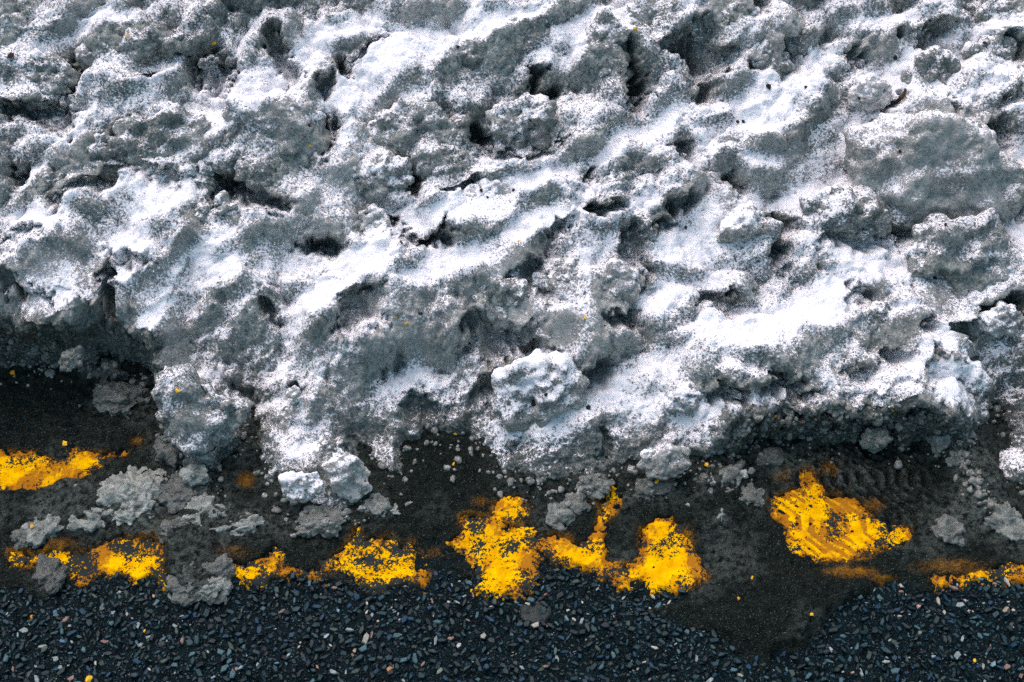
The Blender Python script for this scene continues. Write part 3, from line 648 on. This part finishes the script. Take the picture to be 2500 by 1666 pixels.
# ------------------------------------------------------------------ slush spread over the road
SLUSH_D = [(-700,700),(-700,1340),(-60,1345),(40,1352),(100,1368),(160,1345),(200,1330),(300,1318),(380,1330),(430,1385),(500,1375),(520,1340),(600,1335),(700,1325),(800,1338),(870,1350),(980,1335),(1010,1310),(1060,1325),(1130,1340),(1240,1320),(1300,1300),(1380,1330),(1460,1350),(1560,1355),(1600,1360),(1540,1385),(1490,1400),(1560,1430),(1660,1465),(1720,1510),(1770,1518),(1830,1490),(1900,1435),(1930,1400),(1990,1360),(2060,1335),(2140,1350),(2200,1330),(2353,1325),(2600,1330),(3100,1340),(3100,700)]
SP = [tuple(float(c) for c in on_road(a * DS, b * DS)) for a, b in SLUSH_D]
sx, sy = axis(-1.9, -.86, .88, 1.9, .0024, .02), axis(.74, .76, 1.36, 1.6, .0024, .02)
X, Y = np.meshgrid(sx, sy)
s0 = poly_sd(X, Y, SP) + .008 * fbm2(X * 30, Y * 30, 101, 4, .6)
pf = paint_field(X, Y)
D1 = lambda t, x, y: tuple(float(c) for c in on_road(*src(t, x, y)))
def blob(t, x, y, a, b, tl=0, pw=1.0):
    cx, cy = D1(t, x, y); s = px_size(cy, 0) * K
    return np.exp(-ell(X, Y, cx, cy, a * s, b * s / .83, math.radians(tl))**pw)
th = .0035 + .0035 * fbm2(X * 14, Y * 14, 102, 4) + .002 * fbm2(X * 60, Y * 60, 103, 3)
th += .016 * blob('F', 420, 1240, 230, 170, -20, 2) + .008 * blob('F', 700, 1180, 180, 110, 0, 2)
th += .018 * blob('F', 1350, 650, 100, 200, 0, 2) + .012 * blob('D', 250, 760, 300, 110, -10, 2) + .010 * blob('D', 1000, 900, 300, 120, 0, 2)
th += .012 * blob('F', 120, 700, 160, 170, 0, 2) + .006 * blob('E', 400, 560, 350, 250, 0, 2) + .010 * blob('D', 860, 1090, 130, 120, 0, 2)
# thin, bare wet asphalt in places
th -= .0015 * blob('D', 300, 380, 330, 130, 0, 2) + .006 * blob('E', 470, 1010, 170, 90, 0, 2) + .007 * blob('E', 1010, 1080, 170, 60, 0, 2) + .004 * blob('F', 800, 560, 250, 100, 0, 2)
ripple = .0022 * blob('D', 250, 380, 330, 150, 0, 2) * fbm2(X * 50, Y * 110, 104, 4) * 3.2
th += ripple
# tyre tread pressed into the slush
trm = blob('F', 830, 700, 330, 210, 12, 3)
groove = tread(X, Y)
th += trm * (.011 * groove - .003)
th += .0024 * fbm2(X * 110, Y * 140, 109, 4, .65)
ring = np.zeros_like(X)
for t, x, y, a, b, *_r in ICE:
    ring = np.maximum(ring, blob(t, x, y, a * 1.6, b * 1.6, 0, 1.5))
th += .0045 * ring * (1 + fbm2(X * 60, Y * 60, 113, 3))
cut = sstep(-.004, .004, pf + .004 * fbm2(X * 70, Y * 70, 105, 3))
th -= .020 * cut
Z = th * sstep(0, .012, s0) - .008 * (1 - sstep(-.006, .004, s0)) + .0022 * fbm2(X * 22, Y * 22, 8, 3) - .0005
stain = .95 * np.exp(-np.clip(-pf, 0, 1) / .009) * np.clip(.55 + .9 * fbm2(X * 16, Y * 16, 107, 3), 0, 1.1)
for t, x, y, a, b, amt in (('D',1110,660,60,50,.75),('D',620,490,50,40,.6),('F',790,1080,170,40,.75),('F',1250,1050,260,50,.6),('F',690,610,60,50,.7),('E',810,890,100,70,.7),('E',990,920,110,50,.6),('E',1170,760,60,60,.55),('E',640,760,60,40,.6),('D',280,950,120,40,.6),('D',1050,1000,150,50,.5),('E',420,980,120,40,.5),('F',480,640,80,60,.5),('F',880,780,90,50,.65),('F',950,1110,90,30,.8),('F',60,930,60,90,.5)):
    stain = np.maximum(stain, amt * blob(t, x, y, a, b))
pale = np.clip(.02 + .8 * fbm2(X * 9, Y * 9, 108, 4), 0, .8)
pale = np.maximum(pale, np.clip(sstep(-.05, .0, poly_sd(X, Y, SNOW_POLY)) * .35, 0, 1))
pale *= 1 - .8 * blob('D', 300, 380, 330, 150, 0, 2) - .0
pale = np.clip(pale + .85 * blob('F', 1345, 660, 95, 200, 8, 2) + .35 * blob('D', 400, 800, 300, 100, -10, 2) + .4 * blob('D', 900, 1090, 130, 130, 0, 2) - .3 * blob('E', 400, 560, 300, 200, 0, 2), 0, 1)
pale = np.clip(pale + .45 * trm * groove * (1 - cut), 0, 1)
pale = np.clip(pale + .55 * ring * (.5 + fbm2(X * 25, Y * 25, 114, 3)), 0, 1)
V = np.stack([X, Y, Z], -1)
V2, F2, A2_ = compact(V.reshape(-1, 3), grid_faces(*X.shape, keep=s0 > -.008), {'stain': stain.ravel(), 'pale': pale.ravel()})
slush = link('slush', mesh_from('slush', V2, F2, M_SLUSH, A2_)); slush['kind'] = 'stuff'
slush['label'] = 'wet grey slush smeared over the road edge and its yellow line'; slush['category'] = 'slush'

# ------------------------------------------------------------------ angular lumps: ice, stones
def facets(D, seed, nplanes=16, lo=.72, hi=1.0):
    g = np.random.default_rng(seed); nv = g.normal(size=(nplanes, 3)); nv /= np.linalg.norm(nv, axis=1)[:, None]
    d = g.uniform(lo, hi, nplanes); dots = D @ nv.T
    return np.min(np.where(dots > .05, d / np.maximum(dots, .05), 9), 1).clip(0, 1.35)
TIPS = {'pale icy corner of the slush lump that crosses the yellow line': 'icy_corner', 'bright white tip of ice on the plate left of the right notch': 'frosted_tip'}
for i, (t, x, y, a, b, g, fr, hh, tilt, label) in enumerate(ICE):
    u, v = src(t, x, y)
    X0, Y0_ = (float(c) for c in on_road(u, v)); s = px_size(Y0_, 0) * K
    sd1 = float(poly_sd(np.array([X0]), np.array([Y0_]), SNOW_POLY)[0])
    zc = .004
    if sd1 > 0: X0, Y0_, zc = (float(c) for c in on_bank(u, v)); zc *= min(1, sd1 / .03)
    ra, rb = a * s * 1.15, b * s * 1.15
    rough_l = 6 if (ra * rb)**.5 > .03 else 5 if (ra * rb)**.5 > .016 else 4
    D, F = ICO[rough_l]
    rr = .62 * facets(D, 300 + i, 13, .62, 1.05) + .46 + .36 * fbm3(D * 1.6 + i, i, 4)
    smooth_ = .5 if 'round' in label else 1
    p = D * rr[:, None] * np.array([ra, rb, max(ra, rb) * hh * .8 + .003])
    dsp = .16 * (ra * rb)**.5 * fbm3(p * 45 + i, i, 4, .6) * smooth_ + .40 * (balls3(p * 85, i) - .5) / 85 + .45 * (balls3(p * 190, i + 4) - .5) / 190
    p = p + D * dsp[:, None]
    ct, st_ = math.cos(math.radians(tilt)), math.sin(math.radians(tilt))
    p = np.stack([p[:, 0] * ct - p[:, 1] * st_, p[:, 0] * st_ + p[:, 1] * ct, p[:, 2]], 1)
    nrm = vnormals(p, F)
    cov = -.02 + fr + .6 * (nrm @ FALL - .75) + .30 * fbm3(p * 30 + i, i, 3)
    me = mesh_from('ice_chunk', p, F, M_ICE, {'cover': cov})
    if label in TIPS:                                     # a corner that belongs to the chunk before it
        o = link(TIPS[label], me, last, Vector((X0, Y0_, zc)) - last.location); o['label'] = label
    else:
        o = link('ice_chunk', me, loc=(X0, Y0_, zc)); tag(o, label, 'ice chunk', GI); last = o
    g *= .72; o.color = (g * .92, g, g * .92, 1)

# small crumbs fallen along the foot and clinging to the notch walls
gc = np.random.default_rng(5); Vs, Fs, Cv, off = [], [], [], 0
CR = []
for t, x0, x1, f, n_ in (('D', -40, 720, lambda x: 60 + 40 * math.sin(x / 130), 130), ('F', 220, 1330, lambda x: 415 - 50 * math.sin((x - 220) / 1110 * math.pi), 190), ('F', 1280, 1420, lambda x: 560 + (x - 1280) * 1.5, 50)):
    for _ in range(n_):
        x = gc.uniform(x0, x1); CR.append((t, x, f(x) + gc.normal(0, 38), gc.uniform(5, 10) + 16 * gc.random()**3))
for _ in range(620):
    x = gc.uniform(0, 2500); ye = np.interp(x / DS, [e[0] for e in EDGE_D[:14]] + [e[0] for e in EDGE_D[16:]], [e[1] for e in EDGE_D[:14]] + [e[1] for e in EDGE_D[16:]]) * DS
    CR.append((None, x, ye + gc.normal(10, 34), gc.uniform(4, 8) + 14 * gc.random()**4))
bpy.context.view_layer.update()
dgc = bpy.context.evaluated_depsgraph_get()
D, F = ICO[2]
for k, (t, x, y, r) in enumerate(CR):
    u, v = src(t, x, y) if t else (x, y)
    ok, lc, nr, *_ = SC.ray_cast(dgc, Vector((0, 0, CAM_H)), Vector([float(c) for c in ray(u, v)]).normalized())
    if not ok: continue
    s = px_size(lc.y, lc.z) * K * r
    p = D * (.5 * facets(D, 900 + k % 37, 10, .55, 1.1) + .45)[:, None] * s * gc.uniform(.7, 1.25, 3)
    p = p + D * (.35 * s * fbm3(p * 1.1 / s + k, 3, 3))[:, None]
    Vs.append(p + np.array(lc)); Fs.append(F + off); off += len(p); Cv.append(np.full(len(p), gc.uniform(-.15, .2)) + .25 * D[:, 2])
cr = link('ice_crumbs', mesh_from('ice_crumbs', np.concatenate(Vs), np.concatenate(Fs), M_ICE, {'cover': np.concatenate(Cv)}))
cr.color = (.27, .28, .26, 1); cr['kind'] = 'stuff'; cr['category'] = 'ice crumbs'; cr['label'] = 'countless small crumbs of grey ice along the foot of the snow bank'

# ------------------------------------------------------------------ stones of the asphalt
PAL = [(.006, .027, .034), (.013, .044, .055), (.055, .125, .145), (.26, .32, .32), (.008, .04, .08), (.003, .014, .02), (.24, .16, .13), (.42, .40, .34), (.02, .036, .038), (.05, .075, .065)]
PW = np.array([.26, .18, .085, .034, .11, .24, .016, .012, .14, .04]); PW /= PW.sum()
protos = []
for k in range(14):
    nn_ = int(rng.integers(4, 7)); an = np.sort((np.arange(nn_) + rng.uniform(-.3, .3, nn_)) * 2 * np.pi / nn_); rd_ = rng.uniform(.7, 1.1, nn_); asp = rng.uniform(.45, .95)
    ring = np.stack([np.cos(an) * rd_, np.sin(an) * rd_ * asp], 1); tl_ = rng.uniform(-.18, .18, 2)
    p = np.concatenate([np.c_[ring * .78, .30 + ring @ tl_], np.c_[ring, .08 + 0 * an], np.c_[ring * .8, -.4 + 0 * an]])
    F = [(0, a, a + 1) for a in range(1, nn_ - 1)]
    for b_ in (0, nn_):
        for a in range(nn_):
            c_ = (a + 1) % nn_; F += [(b_ + a, b_ + nn_ + a, b_ + nn_ + c_), (b_ + a, b_ + nn_ + c_, b_ + c_)]
    F = np.array(F)
    protos.append((p, F, mesh_from('stone', p, F, M_STONE, smooth=False)))
g = np.random.default_rng(77)
NS = 190000
cand = np.stack([g.uniform(-1.05, 1.05, NS), g.uniform(.44, 1.34, NS)], 1)
sz = .0009 + .0056 * g.random(NS)**3.6
ssd = poly_sd(cand[:, 0], cand[:, 1], SP); pd = paint_field(cand[:, 0], cand[:, 1]); nsd = poly_sd(cand[:, 0], cand[:, 1], SNOW_POLY)
keep = (ssd < .002) & (pd < .0)
cand, sz = cand[keep], sz[keep]
rz_ = road_height(cand[:, 0], cand[:, 1])
# thin out overlaps, the largest first
order = np.argsort(-sz); cell = {}; chosen = []
for i in order:
    x, y = cand[i]; r = sz[i]; ci, cj = int(x / .02), int(y / .02); ok = True
    for a in (-1, 0, 1):
        for b in (-1, 0, 1):
            for (x2, y2, r2) in cell.get((ci + a, cj + b), ()):
                if (x - x2)**2 + (y - y2)**2 < (.62 * (r + r2))**2: ok = False
    if ok: cell.setdefault((ci, cj), []).append((x, y, r)); chosen.append(i)
# a pale cluster and single stones seen in the photograph
SPOT = [('E',130,1212,9,(.55,.48,.36)),('E',185,1250,10,(.62,.55,.42)),('E',130,1255,12,(.58,.52,.40)),('E',240,1225,8,(.52,.46,.36)),('E',290,1215,9,(.5,.46,.36)),('E',180,1290,8,(.5,.45,.36)),('E',255,1250,9,(.14,.22,.25)),
 ('E',545,1400,15,(.46,.47,.45)),('E',430,1270,7,(.60,.46,.40)),('E',500,1205,11,(.42,.45,.45)),('E',945,1305,12,(.42,.40,.36)),('E',75,1420,17,(.42,.30,.24)),('E',235,1500,19,(.42,.22,.09)),('E',460,1510,20,(.26,.28,.22)),('E',935,1170,12,(.24,.09,.06)),('E',800,1195,13,(.16,.25,.30)),('E',1030,1280,16,(.15,.25,.27)),('E',690,1230,10,(.40,.38,.36)),('E',1390,1090,8,(.45,.43,.4)),('E',935,1500,17,(.30,.18,.12)),
 ('F',1095,1225,17,(.48,.27,.20)),('F',1490,1240,22,(.32,.28,.22)),('F',1520,1245,12,(.50,.46,.40)),('F',705,1420,16,(.40,.44,.44)),('F',1165,1445,14,(.30,.36,.38)),('F',1385,1495,18,(.38,.37,.28)),('F',295,1530,17,(.40,.38,.28)),('F',795,1525,14,(.34,.24,.18)),('F',1010,1265,12,(.38,.41,.41)),('F',1310,1195,12,(.44,.38,.35)),('F',1100,1345,15,(.17,.16,.14)),('F',1430,1485,15,(.18,.30,.34)),
 ('D',535,1155,14,(.42,.40,.36)),('D',690,1175,11,(.42,.30,.20)),('D',505,1250,13,(.30,.38,.42)),('D',570,1255,14,(.40,.34,.28)),('D',240,1245,14,(.07,.17,.28)),('D',280,1385,17,(.06,.14,.24)),('D',1470,1360,16,(.34,.40,.40)),('D',1245,1165,17,(.22,.31,.33)),('D',1270,1245,15,(.20,.14,.11)),('D',1520,1240,16,(.20,.31,.36)),('D',1300,1440,15,(.30,.37,.36)),('D',1190,1405,12,(.36,.33,.24)),('D',1160,1490,14,(.34,.42,.44)),('D',270,1500,15,(.20,.26,.24)),('D',1245,1480,13,(.08,.22,.30)),('D',400,1465,9,(.42,.44,.44)),('D',670,1505,9,(.50,.50,.47)),('D',1430,1500,12,(.42,.22,.14)),('D',80,1355,11,(.30,.38,.36)),('D',620,1310,18,(.24,.30,.33)),('D',1085,1505,16,(.20,.33,.38))]
parts = []
for t, x, y, r, col in SPOT:
    X0, Y0_ = D1(t, x, y); parts.append((X0, Y0_, r * px_size(Y0_, 0) * K * 1.05, col))
seen = [i for i in chosen if abs(cand[i, 0]) < .40 * math.hypot(cand[i, 1], CAM_H) * .9 and cand[i, 1] > .76]
big_ = seen[:300 - len(parts)]; rest = set(chosen) - set(big_)
for i in big_:
    parts.append((cand[i, 0], cand[i, 1], sz[i], PAL[g.choice(len(PAL), p=PW)]))
for X0, Y0_, r, col in parts:
    o = link('stone', protos[g.integers(14)][2], road, (X0, Y0_, float(road_height(np.array([X0]), np.array([Y0_]))[0]) + .0009))
    o.scale = (r * g.uniform(.9, 1.3), r * g.uniform(.8, 1.2), r * .9); o.rotation_euler = (g.uniform(-.3, .3), g.uniform(-.3, .3), g.uniform(0, 6.28))
    o.color = (*col, 1)
Vs, Fs, Cs, off = [], [], [], 0
for i in sorted(rest):
    p, F, _ = protos[g.integers(14)]; a = g.uniform(0, 6.28); c, s_ = math.cos(a), math.sin(a); r = sz[i]
    q = p * np.array([r * g.uniform(.9, 1.3), r, r * .9]); q = np.stack([q[:, 0] * c - q[:, 1] * s_, q[:, 0] * s_ + q[:, 1] * c, q[:, 2]], 1)
    Vs.append(q + np.array([cand[i, 0], cand[i, 1], rz_[i] + .0003])); Fs.append(F + off); off += len(p)
    Cs.append(np.tile(np.array([*PAL[g.choice(len(PAL), p=PW)], 1.0]), (len(p), 1)))
me = mesh_from('gravel', np.concatenate(Vs), np.concatenate(Fs), M_AGG, smooth=False)
ca_ = me.color_attributes.new('tint', 'FLOAT_COLOR', 'POINT'); ca_.data.foreach_set('color', np.concatenate(Cs).astype(np.float32).ravel())
gravel = link('gravel', me, road); gravel['kind'] = 'stuff'

# dark rounded stone set in the asphalt
def surface_point(u, v):
    """the first solid surface met from the road side along this sight line"""
    dg = bpy.context.evaluated_depsgraph_get(); d = Vector([float(c) for c in ray(u, v)]).normalized()
    ok, loc, nr, *_ = SC.ray_cast(dg, Vector((0, 0, CAM_H)), d)
    return loc, nr
bpy.context.view_layer.update()
X0, Y0_ = D1('E', 880, 1250); s = px_size(Y0_, 0) * K
D, F = ICO[4]; p = D * (.5 * facets(D, 5, 14, .8, 1) + .5)[:, None] * np.array([66 * s, 58 * s, 14 * s]); p += D * (.0034 * fbm3(p * 70, 2, 5, .65))[:, None]
o = link('cobble', mesh_from('cobble', p, F, M_STONE), loc=(X0, Y0_, -.004)); o.color = (.016, .024, .023, 1)
tag(o, 'large dark rounded stone sunk in the asphalt below the ragged yellow patch', 'stone')

# ------------------------------------------------------------------ yellow paint chips, grit and the twig
GC = 'flecks of yellow paint scraped off by the plough'
CHIPS = [('A',575,162,9,'orange fleck on the long speckled grey clump at the top left'),('A',963,195,10,'yellow fleck right above the black hollow at the top left'),
 ('A',1395,656,9,'yellow fleck on the right shoulder of the large overhanging clump'),('B',1340,130,10,'yellow fleck above the deep black slot at the top'),
 ('B',308,1459,9,'right one of two close yellow flecks on speckled snow left of the wide dark hollow'),('B',263,1430,8,'left one of two close yellow flecks on speckled snow left of the wide dark hollow'),
 ('B',1113,1434,10,'yellow fleck on the snow right of the wide dark hollow'),('B',815,1087,8,'pale orange fleck on the long bright drift in the middle'),
 ('D',57,173,11,'orange chip on the dark wet ground of the left notch near the edge'),('D',800,254,11,'yellow chip on the icy grey tongue beside the left notch'),
 ('D',290,497,13,'yellow chip on the black slush just above the left yellow patch'),('D',400,1556,16,'largest yellow chip, on the asphalt at the bottom edge'),
 ('D',145,1275,12,'orange chip on the asphalt below the round dark ice lump'),('D',145,868,10,'orange chip left of the pale ice splinter'),('D',650,1338,8,'small yellow chip on the asphalt among blue stones at lower left'),
 ('E',530,450,9,'yellow chip in the dark gap at the left of the white mound'),('E',521,585,8,'yellow chip on the dark slush below the gap left of the white mound'),
 ('E',1437,665,16,'bright yellow chip on the flat grey ice plate'),('F',139,590,11,'yellow chip on the frosted ice left of the right notch'),
 ('F',345,1097,9,'yellow chip on the smooth slush right of the torn yellow patch'),('F',610,1262,9,'yellow chip on the slush mound that spills onto the asphalt'),
 ('F',282,1190,8,'small orange chip on the slush mound left of the other one'),('F',447,370,10,'orange chip on the snow rim above the left part of the right notch'),('F',1345,1470,8,'small yellow chip on the asphalt near the bottom right'),
 ('F',976,343,8,'pale yellow chip on the snow above the middle of the right notch')]
GG = 'dark grit specks lying on the snow'
GRIT = [('C',418,390,14,'largest black pebble, on the snow left of the twig'),('C',988,261,9,'black grit speck on the white drift above the twig'),('C',280,549,8,'left one of two black specks side by side on the long bright drift'),('C',305,547,8,'right one of two black specks side by side on the long bright drift'),
 ('C',827,444,8,'black speck on the smooth beige lump'),('C',585,393,8,'black speck on the snow right of the largest pebble'),('C',1011,680,9,'black speck on the upper face of the largest block'),('C',45,1025,9,'black speck on the long bright drift at the left of the upright clump'),
 ('C',1213,1013,8,'black speck on the dark face under the largest block'),('C',1165,1253,9,'black speck on the lower half of the block pile'),
 ('B',645,858,9,'left one of two black specks on the warm grey lump'),('B',792,857,8,'right one of two black specks on the warm grey lump'),('B',674,890,7,'lower black speck on the warm grey lump'),('B',541,213,9,'black speck on the white drift left of the rounded dark clump'),
 ('B',372,1411,9,'black speck on the speckled snow near the two yellow flecks'),('B',125,964,8,'black speck on the small smooth beige knob'),('A',1390,567,11,'black speck on the right side of the large overhanging clump'),('A',48,255,16,'brown pit stone in the round grey clump at the left edge'),  # the brown pit is built as a solid dark lump, not a hollow
 ('E',885,310,18,'round black pebble in the middle of the white mound'),('E',1130,333,14,'black pebble on the right rim of the white mound'),('E',935,272,9,'small black speck above the round pebble on the white mound'),('C',1390,193,8,'dark red speck on the white drift near the top right')]  # the round one in the mound is drawn as a solid black lump
def little(t, x, y, r, label, name, cat, group, m, col, flat, sub=2, seed=0):
    u, v = src(t, x, y); loc, nr = surface_point(u, v)
    s = (loc - Vector((0, 0, CAM_H))).length * 36 / LENS / 2500 * K * r
    D, F = ICO[sub]; p = D * facets(D, 700 + seed, 9, .6, 1)[:, None] * s * np.array([1.15, .95, flat])
    o = link(name, mesh_from(name, p, F, m, smooth=False), loc=loc + nr * s * flat * .4)
    o.rotation_euler = nr.to_track_quat('Z', 'Y').to_euler(); o.color = (*col, 1); tag(o, label, cat, group)
LATER = [(*c, 'paint_chip', 'paint chip', GC, M_CHIP, (.80, .34, .01) if 'orange' in c[4] else (.92, .52, .01), .45, 1, i) for i, c in enumerate(CHIPS)] + \
        [(*c, 'grit', 'grit', GG, M_STONE, (.10, .01, .01) if 'red' in c[4] else (.06, .035, .02) if 'brown' in c[4] else (.012, .013, .014), .8, 1, 50 + i) for i, c in enumerate(GRIT)]
for a in LATER: little(*a)
# twig
l0, n0 = surface_point(*src('C', 985, 460)); l1, n1 = surface_point(*src('C', 1037, 395))
n0 = Vector((0, -.62, .79)); ax = (l1 - l0); Ln = ax.length; T, Fw = [], []
side = ax.normalized().cross(n0).normalized(); upv = side.cross(ax.normalized()) * 1
if upv.dot(n0) < 0: upv = -upv
NS_, NR = 14, 8
for i in range(NS_):
    f = i / (NS_ - 1); rad = .0027 * (.35 + .65 * math.sin(math.pi * min(1, f * .72 + .12))**.7) * (1 + .15 * math.sin(i * 2.1))
    cpt = ax * f + upv * (.0070 + .003 * math.sin(f * 3)) + side * .0028 * math.sin(f * math.pi)
    for k in range(NR):
        an = 2 * math.pi * k / NR; T.append(tuple(cpt + side * math.cos(an) * rad + upv * math.sin(an) * rad))
for i in range(NS_ - 1):
    for k in range(NR): Fw.append((i * NR + k, i * NR + (k + 1) % NR, (i + 1) * NR + (k + 1) % NR, (i + 1) * NR + k))
o = link('twig', mesh_from('twig', T, Fw, M_TWIG), loc=l0); o.color = (.075, .042, .018, 1)
tag(o, 'short brown curved twig lying on the snow above the largest block', 'twig')
